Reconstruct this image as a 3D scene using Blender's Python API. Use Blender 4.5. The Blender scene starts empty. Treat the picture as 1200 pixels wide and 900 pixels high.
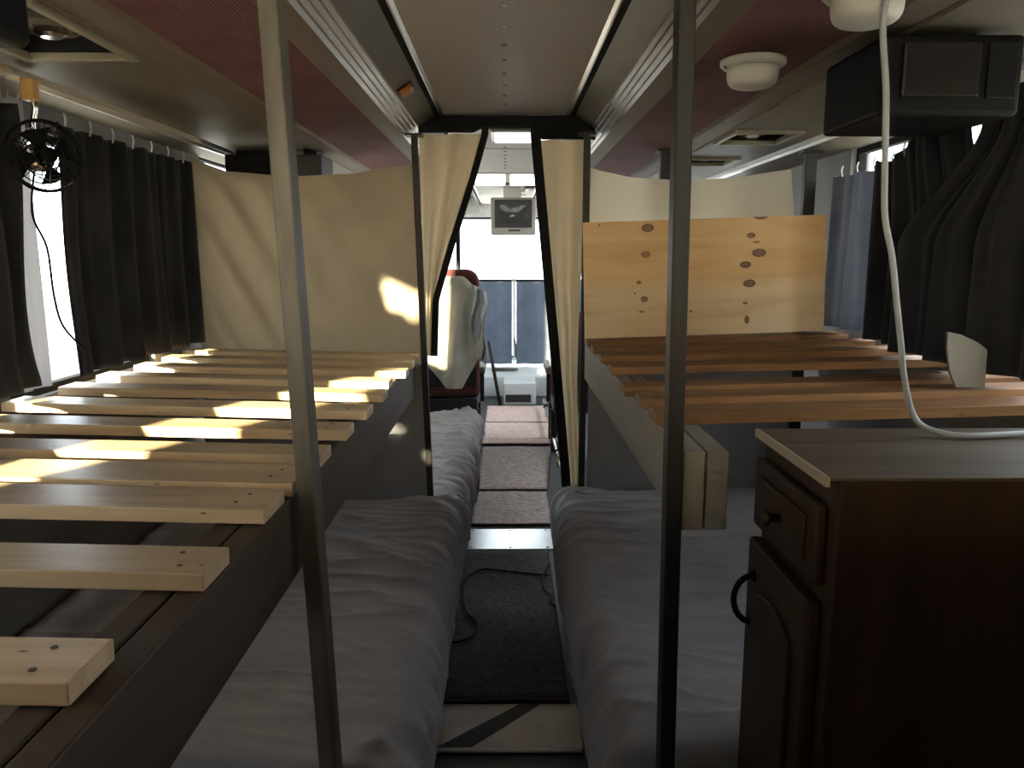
import bpy, bmesh, math, random
from mathutils import Vector, Matrix, noise

# ------------------------------------------------------------------ scene, camera, world, sun, exposure
S = bpy.context.scene
COL = S.collection
S.view_settings.view_transform = 'Standard'
S.view_settings.look = 'None'
S.view_settings.gamma = 1.0
S.view_settings.use_curve_mapping = False
S.view_settings.exposure = 0.0
S.cycles.use_denoising = True
S.cycles.max_bounces = 10
S.cycles.diffuse_bounces = 6
S.cycles.glossy_bounces = 4
S.cycles.transparent_max_bounces = 12
S.cycles.caustics_reflective = False
S.cycles.caustics_refractive = False
S.cycles.sample_clamp_indirect = 0.0

TILT = math.atan(150 / 900)
YAW = math.atan(7 / 900)
cam = bpy.data.cameras.new('camera')
cam.sensor_width = 36
cam.lens = 900 / 1200 * 36
cam.clip_start = 0.02
camo = bpy.data.objects.new('camera', cam)
COL.objects.link(camo)
camo.location = (0, 0, 1.40)
camo.rotation_euler = (math.pi / 2 - TILT, 0, -YAW)
S.camera = camo

W = bpy.data.worlds.new('sky')
S.world = W
W.use_nodes = True
wb = W.node_tree.nodes['Background']
wb.inputs[0].default_value = (0.93, 0.94, 1.0, 1)
wb.inputs[1].default_value = 8.0

AZ = math.radians(24)
sd = Vector((math.sin(AZ), math.cos(AZ), -0.2)).normalized()
sun = bpy.data.lights.new('sun', 'SUN')
sun.energy = 82
sun.angle = math.radians(1.6)
sun.color = (1.0, 0.80, 0.55)
suno = bpy.data.objects.new('sun', sun)
COL.objects.link(suno)
suno.rotation_euler = (-sd).to_track_quat('Z', 'Y').to_euler()
suno.location = (-6, -9, 4)


def portal(name, loc, axis, sx, sy):
    l = bpy.data.lights.new(name, 'AREA')
    l.shape = 'RECTANGLE'
    l.size, l.size_y = sx, sy
    l.cycles.is_portal = True
    o = bpy.data.objects.new(name, l)
    COL.objects.link(o)
    o.location = loc
    o.rotation_euler = (-Vector(axis)).to_track_quat('Z', 'Y').to_euler()
    return o


XL, XR = -1.24, 1.30      # inner faces of the side walls
portal('daylight_windshield', (0.03, 8.14, 1.30), (0, -1, 0), 2.3, 1.2)
portal('daylight_left_rear', (-1.29, 3.66, 1.43), (1, 0, 0), 0.80, 0.88)
portal('daylight_left_front', (-1.29, 6.72, 1.43), (1, 0, 0), 0.80, 1.85)
portal('daylight_right_front', (1.35, 5.98, 1.43), (-1, 0, 0), 0.80, 3.35)
portal('daylight_right_near', (1.35, 1.32, 1.42), (-1, 0, 0), 0.60, 0.60)
portal('daylight_right_strip', (1.35, 2.53, 1.77), (-1, 0, 0), 0.06, 0.88)
portal('daylight_near', (-1.29, 0.7, 1.38), (1, 0, 0), 0.72, 2.0)


# ------------------------------------------------------------------ materials
def mat(name):
    m = bpy.data.materials.new(name)
    m.use_nodes = True
    nt = m.node_tree
    b = nt.nodes['Principled BSDF']
    return m, nt, b


def nd(nt, t, **kw):
    n = nt.nodes.new(t)
    for k, v in kw.items():
        setattr(n, k, v)
    return n


def coords(nt, scale, kind='Object', rot=(0, 0, 0)):
    tc = nd(nt, 'ShaderNodeTexCoord')
    mp = nd(nt, 'ShaderNodeMapping')
    mp.inputs['Scale'].default_value = scale
    mp.inputs['Rotation'].default_value = rot
    nt.links.new(tc.outputs[kind], mp.inputs[0])
    return mp.outputs[0]


def ramp(nt, fac, stops):
    r = nd(nt, 'ShaderNodeValToRGB')
    els = r.color_ramp.elements
    while len(els) < len(stops):
        els.new(0.5)
    for e, (p, c) in zip(els, stops):
        e.position = p
        e.color = (*c, 1)
    nt.links.new(fac, r.inputs[0])
    return r.outputs[0]


def bump(nt, b, h, strength=0.3, dist=0.002):
    bm_ = nd(nt, 'ShaderNodeBump')
    bm_.inputs['Strength'].default_value = strength
    bm_.inputs['Distance'].default_value = dist
    nt.links.new(h, bm_.inputs['Height'])
    nt.links.new(bm_.outputs[0], b.inputs['Normal'])


def noisy(name, c1, c2, scale=(8, 8, 8), rough=0.7, metal=0.0, bmp=0.0, detail=4, sheen=0.0, spec=0.4, bdist=0.002):
    m, nt, b = mat(name)
    n = nd(nt, 'ShaderNodeTexNoise')
    n.inputs['Scale'].default_value = 1
    n.inputs['Detail'].default_value = detail
    nt.links.new(coords(nt, scale), n.inputs['Vector'])
    nt.links.new(ramp(nt, n.outputs[0], [(0.3, c1), (0.7, c2)]), b.inputs['Base Color'])
    b.inputs['Roughness'].default_value = rough
    b.inputs['Metallic'].default_value = metal
    b.inputs['Specular IOR Level'].default_value = spec
    b.inputs['Sheen Weight'].default_value = sheen
    if bmp:
        bump(nt, b, n.outputs[0], bmp, bdist)
    return m


def wood(name, c1, c2, axis='x', rough=0.42, freq=1.0, spec=0.4, knots=0.0):
    m, nt, b = mat(name)
    sc = {'x': (1.2, 16, 16), 'y': (16, 1.2, 16), 'z': (16, 16, 1.2)}[axis]
    tc = nd(nt, 'ShaderNodeTexCoord')
    oi = nd(nt, 'ShaderNodeObjectInfo')
    add = nd(nt, 'ShaderNodeVectorMath', operation='MULTIPLY_ADD')
    nt.links.new(oi.outputs['Random'], add.inputs[0])
    add.inputs[1].default_value = (9, 7, 5)
    nt.links.new(tc.outputs['Object'], add.inputs[2])
    mp = nd(nt, 'ShaderNodeMapping')
    mp.inputs['Scale'].default_value = tuple(s * freq for s in sc)
    nt.links.new(add.outputs[0], mp.inputs[0])
    n = nd(nt, 'ShaderNodeTexNoise')
    n.inputs['Scale'].default_value = 1.3
    n.inputs['Detail'].default_value = 6
    n.inputs['Distortion'].default_value = 0.6
    nt.links.new(mp.outputs[0], n.inputs['Vector'])
    n2 = nd(nt, 'ShaderNodeTexNoise')
    n2.inputs['Scale'].default_value = 9
    n2.inputs['Detail'].default_value = 3
    nt.links.new(mp.outputs[0], n2.inputs['Vector'])
    mx = nd(nt, 'ShaderNodeMath', operation='MULTIPLY_ADD')
    nt.links.new(n2.outputs[0], mx.inputs[0])
    mx.inputs[1].default_value = 0.35
    nt.links.new(n.outputs[0], mx.inputs[2])
    col = ramp(nt, mx.outputs[0], [(0.45, c1), (0.85, c2)])
    hv = nd(nt, 'ShaderNodeMixRGB', blend_type='MULTIPLY')
    hv.inputs[0].default_value = 1
    vr = nd(nt, 'ShaderNodeMapRange')
    vr.inputs['To Min'].default_value = 0.82
    vr.inputs['To Max'].default_value = 1.08
    nt.links.new(oi.outputs['Random'], vr.inputs[0])
    nt.links.new(col, hv.inputs[1])
    nt.links.new(vr.outputs[0], hv.inputs[2])
    last = hv.outputs[0]
    if knots:
        v = nd(nt, 'ShaderNodeTexVoronoi')
        mp2 = nd(nt, 'ShaderNodeMapping')
        k = {'x': (2.2, 7, 7), 'y': (7, 2.2, 7), 'z': (7, 7, 2.2)}[axis]
        mp2.inputs['Scale'].default_value = k
        nt.links.new(add.outputs[0], mp2.inputs[0])
        nt.links.new(mp2.outputs[0], v.inputs['Vector'])
        kr = ramp(nt, v.outputs['Distance'], [(0.03, (1, 1, 1)), (knots, (0, 0, 0))])
        km = nd(nt, 'ShaderNodeMixRGB')
        nt.links.new(kr, km.inputs[0])
        nt.links.new(last, km.inputs[1])
        km.inputs[2].default_value = (0.10, 0.045, 0.02, 1)
        last = km.outputs[0]
    nt.links.new(last, b.inputs['Base Color'])
    b.inputs['Roughness'].default_value = rough
    b.inputs['Specular IOR Level'].default_value = spec
    bump(nt, b, mx.outputs[0], 0.15, 0.001)
    return m


def plain(name, c, rough=0.6, metal=0.0, spec=0.4):
    m, nt, b = mat(name)
    b.inputs['Base Color'].default_value = (*c, 1)
    b.inputs['Roughness'].default_value = rough
    b.inputs['Metallic'].default_value = metal
    b.inputs['Specular IOR Level'].default_value = spec
    return m


def fabric(name, c1, c2, transl=0.0, weave=600, rough=0.9, tcol=None):
    m, nt, b = mat(name)
    n = nd(nt, 'ShaderNodeTexNoise')
    n.inputs['Scale'].default_value = 6
    n.inputs['Detail'].default_value = 5
    nt.links.new(coords(nt, (1, 1, 1)), n.inputs['Vector'])
    col = ramp(nt, n.outputs[0], [(0.3, c1), (0.7, c2)])
    nt.links.new(col, b.inputs['Base Color'])
    b.inputs['Roughness'].default_value = rough
    b.inputs['Specular IOR Level'].default_value = 0.15
    b.inputs['Sheen Weight'].default_value = 0.15
    n3 = nd(nt, 'ShaderNodeTexNoise')
    n3.inputs['Scale'].default_value = weave
    nt.links.new(coords(nt, (1, 1, 1)), n3.inputs['Vector'])
    bump(nt, b, n3.outputs[0], 0.2, 0.001)
    if transl:
        t = nd(nt, 'ShaderNodeBsdfTranslucent')
        if tcol:
            t.inputs[0].default_value = (*tcol, 1)
        else:
            nt.links.new(col, t.inputs[0])
        mx = nd(nt, 'ShaderNodeMixShader')
        mx.inputs[0].default_value = transl
        out = nt.nodes['Material Output']
        nt.links.new(b.outputs[0], mx.inputs[1])
        nt.links.new(t.outputs[0], mx.inputs[2])
        nt.links.new(mx.outputs[0], out.inputs[0])
    return m


def glass(name, tint=(0.9, 0.95, 0.96), gl=0.06):
    m, nt, b = mat(name)
    t = nd(nt, 'ShaderNodeBsdfTransparent')
    t.inputs[0].default_value = (*tint, 1)
    g = nd(nt, 'ShaderNodeBsdfGlossy')
    g.inputs['Roughness'].default_value = 0.03
    mx = nd(nt, 'ShaderNodeMixShader')
    mx.inputs[0].default_value = gl
    nt.links.new(t.outputs[0], mx.inputs[1])
    nt.links.new(g.outputs[0], mx.inputs[2])
    nt.links.new(mx.outputs[0], nt.nodes['Material Output'].inputs[0])
    return m


def emit(name, c, s):
    m, nt, b = mat(name)
    b.inputs['Base Color'].default_value = (0.8, 0.8, 0.8, 1)
    b.inputs['Emission Color'].default_value = (*c, 1)
    b.inputs['Emission Strength'].default_value = s
    return m


def ribbed(name, c1, c2, freq, axis='X', rough=0.85, strength=0.6):
    """fine ribs running along y (bands across the given axis)"""
    m, nt, b = mat(name)
    w = nd(nt, 'ShaderNodeTexWave', wave_type='BANDS', bands_direction=axis)
    w.inputs['Scale'].default_value = freq
    w.inputs['Distortion'].default_value = 0.3
    w.inputs['Detail'].default_value = 1
    v = coords(nt, (1, 1, 1))
    nt.links.new(v, w.inputs['Vector'])
    n = nd(nt, 'ShaderNodeTexNoise')
    n.inputs['Scale'].default_value = 5
    n.inputs['Detail'].default_value = 5
    nt.links.new(v, n.inputs['Vector'])
    mx = nd(nt, 'ShaderNodeMath', operation='MULTIPLY_ADD')
    nt.links.new(w.outputs['Fac'], mx.inputs[0])
    mx.inputs[1].default_value = 0.45
    nt.links.new(n.outputs[0], mx.inputs[2])
    nt.links.new(ramp(nt, mx.outputs[0], [(0.35, c1), (1.0, c2)]), b.inputs['Base Color'])
    b.inputs['Roughness'].default_value = rough
    b.inputs['Specular IOR Level'].default_value = 0.2
    bump(nt, b, w.outputs['Fac'], strength, 0.002)
    return m


def perforated(name):
    m, nt, b = mat(name)
    v = coords(nt, (170, 170, 170))
    vo = nd(nt, 'ShaderNodeTexVoronoi')
    vo.inputs['Randomness'].default_value = 0.0
    vo.inputs['Scale'].default_value = 1
    nt.links.new(v, vo.inputs['Vector'])
    c = ramp(nt, vo.outputs['Distance'], [(0.22, (0.11, 0.10, 0.095)), (0.34, (0.44, 0.41, 0.385))])
    nt.links.new(c, b.inputs['Base Color'])
    b.inputs['Roughness'].default_value = 0.55
    b.inputs['Specular IOR Level'].default_value = 0.35
    return m


M = {}
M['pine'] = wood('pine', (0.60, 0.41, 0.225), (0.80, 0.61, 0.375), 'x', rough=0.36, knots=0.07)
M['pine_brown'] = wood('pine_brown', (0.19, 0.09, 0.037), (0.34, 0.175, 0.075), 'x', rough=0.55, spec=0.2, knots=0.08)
M['beam'] = wood('beam_wood', (0.06, 0.037, 0.024), (0.11, 0.07, 0.044), 'y', rough=0.6)
M['beam_pale'] = wood('beam_pale', (0.24, 0.205, 0.16), (0.32, 0.28, 0.22), 'y', rough=0.6)
M['cabinet'] = wood('cabinet_wood', (0.030, 0.015, 0.008), (0.055, 0.028, 0.013), 'z', rough=0.5, spec=0.25)
M['cabinet_top'] = wood('cabinet_top', (0.095, 0.066, 0.042), (0.16, 0.118, 0.075), 'x', rough=0.7, spec=0.15)
M['cabinet_edge'] = wood('cabinet_edge', (0.36, 0.27, 0.17), (0.46, 0.36, 0.24), 'y', rough=0.6)
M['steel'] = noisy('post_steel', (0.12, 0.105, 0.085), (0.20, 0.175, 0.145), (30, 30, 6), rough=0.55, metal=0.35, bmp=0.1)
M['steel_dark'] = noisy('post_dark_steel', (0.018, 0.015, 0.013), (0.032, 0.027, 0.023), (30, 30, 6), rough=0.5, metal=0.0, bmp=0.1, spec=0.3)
M['alu'] = noisy('aluminium', (0.55, 0.54, 0.52), (0.72, 0.71, 0.69), (60, 4, 60), rough=0.32, metal=1.0)
M['plate'] = noisy('threshold_metal', (0.60, 0.63, 0.66), (0.70, 0.73, 0.76), (20, 6, 20), rough=0.3, metal=1.0)
M['alu_dull'] = noisy('aluminium_dull', (0.24, 0.23, 0.215), (0.36, 0.345, 0.32), (80, 5, 80), rough=0.42, metal=0.85)
M['perf'] = perforated('perforated_panel')
M['cove'] = noisy('cove_panel', (0.10, 0.095, 0.09), (0.15, 0.14, 0.13), (5, 2, 5), rough=0.45)
M['tan'] = noisy('tan_vinyl', (0.125, 0.10, 0.075), (0.17, 0.135, 0.105), (8, 3, 8), rough=0.6, bmp=0.1)
M['mauve'] = ribbed('mauve_carpet', (0.11, 0.044, 0.048), (0.20, 0.092, 0.097), 42, 'X')
M['olive'] = noisy('olive_panel', (0.12, 0.105, 0.078), (0.17, 0.15, 0.11), (7, 3, 7), rough=0.55, bmp=0.05)
M['olive_lip'] = noisy('olive_lip', (0.24, 0.215, 0.14), (0.30, 0.27, 0.18), (7, 7, 7), rough=0.5)
M['wall'] = noisy('wall_panel', (0.20, 0.19, 0.18), (0.27, 0.26, 0.25), (4, 4, 4), rough=0.6)
M['wall_front'] = noisy('front_panel', (0.70, 0.69, 0.66), (0.80, 0.79, 0.76), (4, 4, 4), rough=0.6)
M['black'] = plain('black_plastic', (0.005, 0.0047, 0.0045), 0.55, spec=0.15)
M['black_matt'] = plain('black_trim', (0.02, 0.019, 0.019), 0.8, spec=0.1)
M['rubber'] = plain('cable_rubber', (0.008, 0.008, 0.009), 0.6, spec=0.1)
M['chrome'] = plain('chrome', (0.75, 0.73, 0.70), 0.16, 1.0)
M['blackcloth'] = fabric('black_curtain_cloth', (0.016, 0.016, 0.018), (0.035, 0.035, 0.038), 0.04, tcol=(0.05, 0.06, 0.07))
M['blackhem'] = fabric('black_hem_cloth', (0.010, 0.010, 0.011), (0.016, 0.016, 0.017))
M['greycloth'] = fabric('grey_curtain_cloth', (0.11, 0.115, 0.135), (0.19, 0.20, 0.225), 0.30, tcol=(0.052, 0.056, 0.068), weave=250)
M['frontcloth'] = fabric('front_curtain_cloth', (0.19, 0.22, 0.27), (0.25, 0.29, 0.35), 0.28, tcol=(0.10, 0.15, 0.22))
M['cream'] = fabric('cream_sheet', (0.60, 0.52, 0.37), (0.68, 0.60, 0.44), 0.36, tcol=(0.78, 0.60, 0.37), weave=350)
M['cream_heavy'] = fabric('tan_sheet', (0.36, 0.295, 0.20), (0.43, 0.355, 0.245), 0.16, tcol=(0.60, 0.47, 0.30), weave=350)
M['cream_thin'] = fabric('thin_cream_sheet', (0.62, 0.55, 0.41), (0.70, 0.63, 0.48), 0.62, tcol=(0.94, 0.82, 0.60), weave=350)
M['greysheet'] = fabric('grey_lower_cloth', (0.34, 0.335, 0.335), (0.42, 0.415, 0.41), 0.10, tcol=(0.30, 0.32, 0.36), weave=350)
M['sheer'] = fabric('sheer_cloth', (0.78, 0.78, 0.80), (0.86, 0.86, 0.88), 0.6, tcol=(0.15, 0.14, 0.135))
M['sheer_rear'] = fabric('rear_sheer_cloth', (0.78, 0.76, 0.72), (0.86, 0.84, 0.80), 0.88, tcol=(0.97, 0.92, 0.82))
M['sheet'] = fabric('mattress_sheet', (0.33, 0.315, 0.32), (0.40, 0.385, 0.385), 0.0, weave=500)
M['drape'] = fabric('drape_cloth', (0.34, 0.325, 0.265), (0.44, 0.42, 0.345), 0.1)
M['drape2'] = fabric('drape_cloth_grey', (0.20, 0.21, 0.20), (0.34, 0.34, 0.33), 0.0)
M['rug_dark'] = noisy('charcoal_rug', (0.045, 0.045, 0.048), (0.13, 0.128, 0.13), (60, 130, 60), rough=0.98, bmp=1.0, spec=0.05, bdist=0.006)
M['rug_pink'] = noisy('pink_brown_rug', (0.50, 0.36, 0.325), (0.82, 0.64, 0.58), (38, 85, 38), rough=0.98, bmp=1.0, spec=0.05, bdist=0.006)
M['rug_brown'] = noisy('grey_brown_rug', (0.26, 0.215, 0.20), (0.58, 0.50, 0.47), (38, 85, 38), rough=0.98, bmp=1.0, spec=0.05, bdist=0.006)
M['rug_edge'] = noisy('rug_binding', (0.05, 0.03, 0.025), (0.09, 0.055, 0.05), (60, 60, 60), rough=0.95)
M['floor'] = noisy('floor_rubber', (0.030, 0.030, 0.030), (0.055, 0.053, 0.05), (30, 30, 30), rough=0.55, bmp=0.2)
M['lino'] = noisy('brown_lino', (0.50, 0.41, 0.33), (0.66, 0.56, 0.47), (9, 9, 9), rough=0.5, bmp=0.1)
M['shade'] = plain('painted_shadow', (0.02, 0.017, 0.015), 0.7)
M['seat_red'] = fabric('maroon_seat_cloth', (0.055, 0.016, 0.014), (0.10, 0.03, 0.027))
M['seat_black'] = fabric('black_seat_vinyl', (0.012, 0.012, 0.014), (0.02, 0.02, 0.023), rough=0.6)
M['tvgrey'] = noisy('television_grey', (0.40, 0.39, 0.34), (0.47, 0.46, 0.40), (6, 6, 6), rough=0.5)
M['tvbezel'] = plain('television_bezel', (0.035, 0.035, 0.037), 0.4)
M['tvscreen'] = plain('television_screen', (0.055, 0.058, 0.057), 0.12, spec=0.6)
M['darkscreen'] = plain('dark_screen', (0.011, 0.0105, 0.010), 0.25, spec=0.5)
M['white'] = noisy('white_plastic', (0.45, 0.44, 0.40), (0.52, 0.51, 0.47), (6, 6, 6), rough=0.45)
M['whitebox'] = noisy('white_console', (0.62, 0.66, 0.66), (0.72, 0.76, 0.76), (4, 4, 4), rough=0.4)
M['grille'] = plain('dark_grille', (0.03, 0.034, 0.038), 0.5)
M['amber'] = plain('amber_lens', (0.45, 0.11, 0.02), 0.25)
M['orangeblock'] = wood('orange_block', (0.62, 0.34, 0.10), (0.78, 0.46, 0.16), 'z')
M['cardboard'] = noisy('cream_cardboard', (0.20, 0.175, 0.14), (0.26, 0.235, 0.185), (5, 5, 5), rough=0.8)
M['red'] = plain('red_lens', (0.5, 0.03, 0.02), 0.3)
M['brown_plastic'] = plain('brown_plastic', (0.09, 0.055, 0.04), 0.5)
M['cord'] = plain('white_cord', (0.36, 0.375, 0.385), 0.45)
M['glass'] = glass('window_glass')
M['ground'] = noisy('concrete_ground', (0.42, 0.40, 0.37), (0.50, 0.48, 0.45), (0.5, 0.5, 0.5), rough=0.9)
M['lamp'] = emit('hatch_glow', (1.0, 0.97, 0.92), 2.2)  # emission in place of daylight at the roof hatches
M['hole'] = plain('dark_recess', (0.012, 0.011, 0.010), 0.8)
M['screw_head'] = plain('screw_head', (0.10, 0.075, 0.05), 0.5, 0.3)
M['endgrain'] = noisy('end_grain', (0.44, 0.34, 0.21), (0.56, 0.44, 0.28), (40, 40, 40), rough=0.7, bmp=0.15)


def plywood():
    m, nt, b = mat('plywood_face')
    tc = nd(nt, 'ShaderNodeTexCoord')
    mp = nd(nt, 'ShaderNodeMapping')
    mp.inputs['Scale'].default_value = (2.0, 2, 13)
    nt.links.new(tc.outputs['Object'], mp.inputs[0])
    n = nd(nt, 'ShaderNodeTexNoise')
    n.inputs['Scale'].default_value = 1.2
    n.inputs['Detail'].default_value = 7
    n.inputs['Distortion'].default_value = 0.8
    nt.links.new(mp.outputs[0], n.inputs['Vector'])
    base = ramp(nt, n.outputs[0], [(0.32, (0.80, 0.55, 0.29)), (0.5, (0.89, 0.66, 0.38)), (0.72, (0.92, 0.72, 0.47))])
    # orange upper veneer, paler lower veneer
    sep = nd(nt, 'ShaderNodeSeparateXYZ')
    nt.links.new(tc.outputs['Object'], sep.inputs[0])
    ad = nd(nt, 'ShaderNodeMath', operation='MULTIPLY_ADD')
    nt.links.new(n.outputs[0], ad.inputs[0])
    ad.inputs[1].default_value = 0.12
    nt.links.new(sep.outputs['Z'], ad.inputs[2])
    up = ramp(nt, ad.outputs[0], [(0.22, (1.0, 1.0, 1.0)), (0.28, (1.0, 0.86, 0.66))])
    mu = nd(nt, 'ShaderNodeMixRGB', blend_type='MULTIPLY')
    mu.inputs[0].default_value = 1
    nt.links.new(base, mu.inputs[1])
    nt.links.new(up, mu.inputs[2])
    last = mu.outputs[0]
    # knots: (x, z, rx, rz) in board coordinates (x from left edge, z from bottom)
    K = [(0.240, 0.405, .024, .016), (0.232, 0.308, .019, .013), (0.205, 0.205, .009, .007), (0.225, 0.142, .014, .012),
         (0.215, 0.095, .012, .004), (0.625, 0.365, .017, .011), (0.655, 0.300, .028, .016), (0.605, 0.258, .022, .013),
         (0.620, 0.188, .025, .015), (0.660, 0.435, .030, .014), (0.605, 0.115, .010, .005), (0.612, 0.052, .010, .016),
         (0.19, 0.165, .004, .004), (0.40, 0.09, .006, .004), (0.06, 0.42, .005, .004), (0.645, 0.34, .014, .004)]
    for (kx, kz, rx, rz) in K:
        vm = nd(nt, 'ShaderNodeMapping')
        vm.inputs['Location'].default_value = (-kx / rx, 0, -kz / rz)
        vm.inputs['Scale'].default_value = (1 / rx, 0, 1 / rz)
        nt.links.new(tc.outputs['Object'], vm.inputs[0])
        ln = nd(nt, 'ShaderNodeVectorMath', operation='LENGTH')
        nt.links.new(vm.outputs[0], ln.inputs[0])
        col = ramp(nt, ln.outputs['Value'], [(0.0, (0.26, 0.11, 0.05)), (0.45, (0.36, 0.17, 0.08)), (0.8, (0.16, 0.06, 0.03)), (1.0, (0.16, 0.06, 0.03))])
        fac = ramp(nt, ln.outputs['Value'], [(0.85, (1, 1, 1)), (1.0, (0, 0, 0))])
        mx = nd(nt, 'ShaderNodeMixRGB')
        nt.links.new(fac, mx.inputs[0])
        nt.links.new(last, mx.inputs[1])
        nt.links.new(col, mx.inputs[2])
        last = mx.outputs[0]
    nt.links.new(last, b.inputs['Base Color'])
    b.inputs['Roughness'].default_value = 0.5
    return m


M['plywood'] = plywood()


# ------------------------------------------------------------------ mesh helpers
class MB:
    def __init__(s):
        s.v, s.f = [], []

    def add(s, vs, fs):
        o = len(s.v)
        s.v += [tuple(p) for p in vs]
        s.f += [tuple(i + o for i in q) for q in fs]
        return s

    def box(s, x0, x1, y0, y1, z0, z1):
        return s.add([(x0, y0, z0), (x1, y0, z0), (x1, y1, z0), (x0, y1, z0), (x0, y0, z1), (x1, y0, z1), (x1, y1, z1), (x0, y1, z1)],
                     [(0, 3, 2, 1), (4, 5, 6, 7), (0, 1, 5, 4), (1, 2, 6, 5), (2, 3, 7, 6), (3, 0, 4, 7)])

    def tube(s, pts, r, n=8, caps=True, radii=None):
        pts = [Vector(p) for p in pts]
        rings = []
        prev = None
        for i, p in enumerate(pts):
            a = pts[max(i - 1, 0)]
            b = pts[min(i + 1, len(pts) - 1)]
            t = (b - a).normalized()
            if prev is None:
                u = t.orthogonal().normalized()
            else:
                u = (prev - t * prev.dot(t)).normalized()
            prev = u
            w = t.cross(u)
            rr = radii[i] if radii else r
            rings.append([p + (u * math.cos(k * 2 * math.pi / n) + w * math.sin(k * 2 * math.pi / n)) * rr for k in range(n)])
        vs = [q for rg in rings for q in rg]
        fs = []
        for i in range(len(rings) - 1):
            for k in range(n):
                fs.append((i * n + k, i * n + (k + 1) % n, (i + 1) * n + (k + 1) % n, (i + 1) * n + k))
        if caps:
            fs.append(tuple(reversed(range(n))))
            fs.append(tuple((len(rings) - 1) * n + k for k in range(n)))
        return s.add(vs, fs)

    def lathe(s, prof, c=(0, 0, 0), n=24, axis='z'):
        vs, fs = [], []
        for (r, h) in prof:
            for k in range(n):
                a = 2 * math.pi * k / n
                p = (r * math.cos(a), r * math.sin(a), h)
                if axis == 'y':
                    p = (p[0], h, p[1])
                elif axis == 'x':
                    p = (h, p[0], p[1])
                vs.append((c[0] + p[0], c[1] + p[1], c[2] + p[2]))
        for i in range(len(prof) - 1):
            for k in range(n):
                fs.append((i * n + k, i * n + (k + 1) % n, (i + 1) * n + (k + 1) % n, (i + 1) * n + k))
        fs.append(tuple(reversed(range(n))))
        fs.append(tuple((len(prof) - 1) * n + k for k in range(n)))
        return s.add(vs, fs)

    def prism(s, poly, axis, a, b):
        """poly of 2-D points extruded along axis from a to b"""
        n = len(poly)

        def P(q, h):
            return {'x': (h, q[0], q[1]), 'y': (q[0], h, q[1]), 'z': (q[0], q[1], h)}[axis]
        vs = [P(q, a) for q in poly] + [P(q, b) for q in poly]
        fs = [tuple(range(n)), tuple(reversed(range(n, 2 * n)))]
        for i in range(n):
            fs.append((i, (i + 1) % n, n + (i + 1) % n, n + i))
        return s.add(vs, fs)

    def ring(s, c, R, r, axis='z', n=24, m=6, rot=None):
        pts = []
        c = Vector(c)
        for k in range(n + 1):
            a = 2 * math.pi * k / n
            p = {'z': Vector((math.cos(a), math.sin(a), 0)), 'y': Vector((math.cos(a), 0, math.sin(a))), 'x': Vector((0, math.cos(a), math.sin(a)))}[axis] * R
            if rot:
                p = rot @ p
            pts.append(c + p)
        return s.tube(pts, r, m, caps=False)

    def build(s, name, m, parent=None, bevel=0.0, smooth=False, seg=2):
        me = bpy.data.meshes.new(name)
        me.from_pydata(s.v, [], s.f)
        bm_ = bmesh.new()
        bm_.from_mesh(me)
        bmesh.ops.remove_doubles(bm_, verts=bm_.verts, dist=1e-6)
        bmesh.ops.recalc_face_normals(bm_, faces=bm_.faces)
        bm_.to_mesh(me)
        bm_.free()
        me.materials.append(M[m] if isinstance(m, str) else m)
        if smooth:
            me.polygons.foreach_set('use_smooth', [True] * len(me.polygons))
        o = bpy.data.objects.new(name, me)
        COL.objects.link(o)
        if parent:
            o.parent = parent
        if bevel:
            b = o.modifiers.new('bevel', 'BEVEL')
            b.width = bevel
            b.segments = seg
            b.limit_method = 'ANGLE'
        return o


def box(x0, x1, y0, y1, z0, z1):
    return MB().box(x0, x1, y0, y1, z0, z1)


def tag(o, label=None, cat=None, group=None, kind=None):
    if label:
        o['label'] = label
    if cat:
        o['category'] = cat
    if group:
        o['group'] = group
    if kind:
        o['kind'] = kind
    return o


def thing(name, label, cat, loc=(0, 0, 0), group=None):
    o = bpy.data.objects.new(name, None)
    COL.objects.link(o)
    o.empty_display_size = 0.05
    o.location = loc
    return tag(o, label, cat, group)


def put(o, parent):
    """parent an object built in world coordinates under an Empty that only has a location"""
    o.parent = parent
    o.matrix_parent_inverse = Matrix.Translation(parent.location).inverted()
    return o


def sub(o, part):
    """make o (built in world coordinates) a sub-part of a part that was put() under a thing"""
    o.parent = part
    o.matrix_parent_inverse = part.matrix_basis.inverted()
    return o


def struct(o, label=None):
    o['kind'] = 'structure'
    if label:
        o['label'] = label
    return o


def cloth(name, fn, nu, nv, m, thick=0.003, parent=None, close=False):
    """fn(u, v) -> (x, y, z), u and v in 0..1"""
    vs = [fn(i / nu, j / nv) for j in range(nv + 1) for i in range(nu + 1)]
    fs = [(j * (nu + 1) + i, j * (nu + 1) + i + 1, (j + 1) * (nu + 1) + i + 1, (j + 1) * (nu + 1) + i) for j in range(nv) for i in range(nu)]
    mb = MB().add(vs, fs)
    o = mb.build(name, m, parent, smooth=True)
    if thick:
        sm = o.modifiers.new('thickness', 'SOLIDIFY')
        sm.thickness = thick
        sm.offset = 0
    return o


def nz(x, y, z=0.0):
    return noise.noise(Vector((x, y, z)))


def sstep(a, b, x):
    t = min(1, max(0, (x - a) / (b - a)))
    return t * t * (3 - 2 * t)


def lerp(a, b, t):
    return a + (b - a) * t


def interp(tab, x):
    if x <= tab[0][0]:
        return tab[0][1]
    for (a, va), (b, vb) in zip(tab, tab[1:]):
        if x <= b:
            return lerp(va, vb, (x - a) / (b - a))
    return tab[-1][1]


YB, YF = -1.6, 8.2      # rear and front of the vehicle

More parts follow.
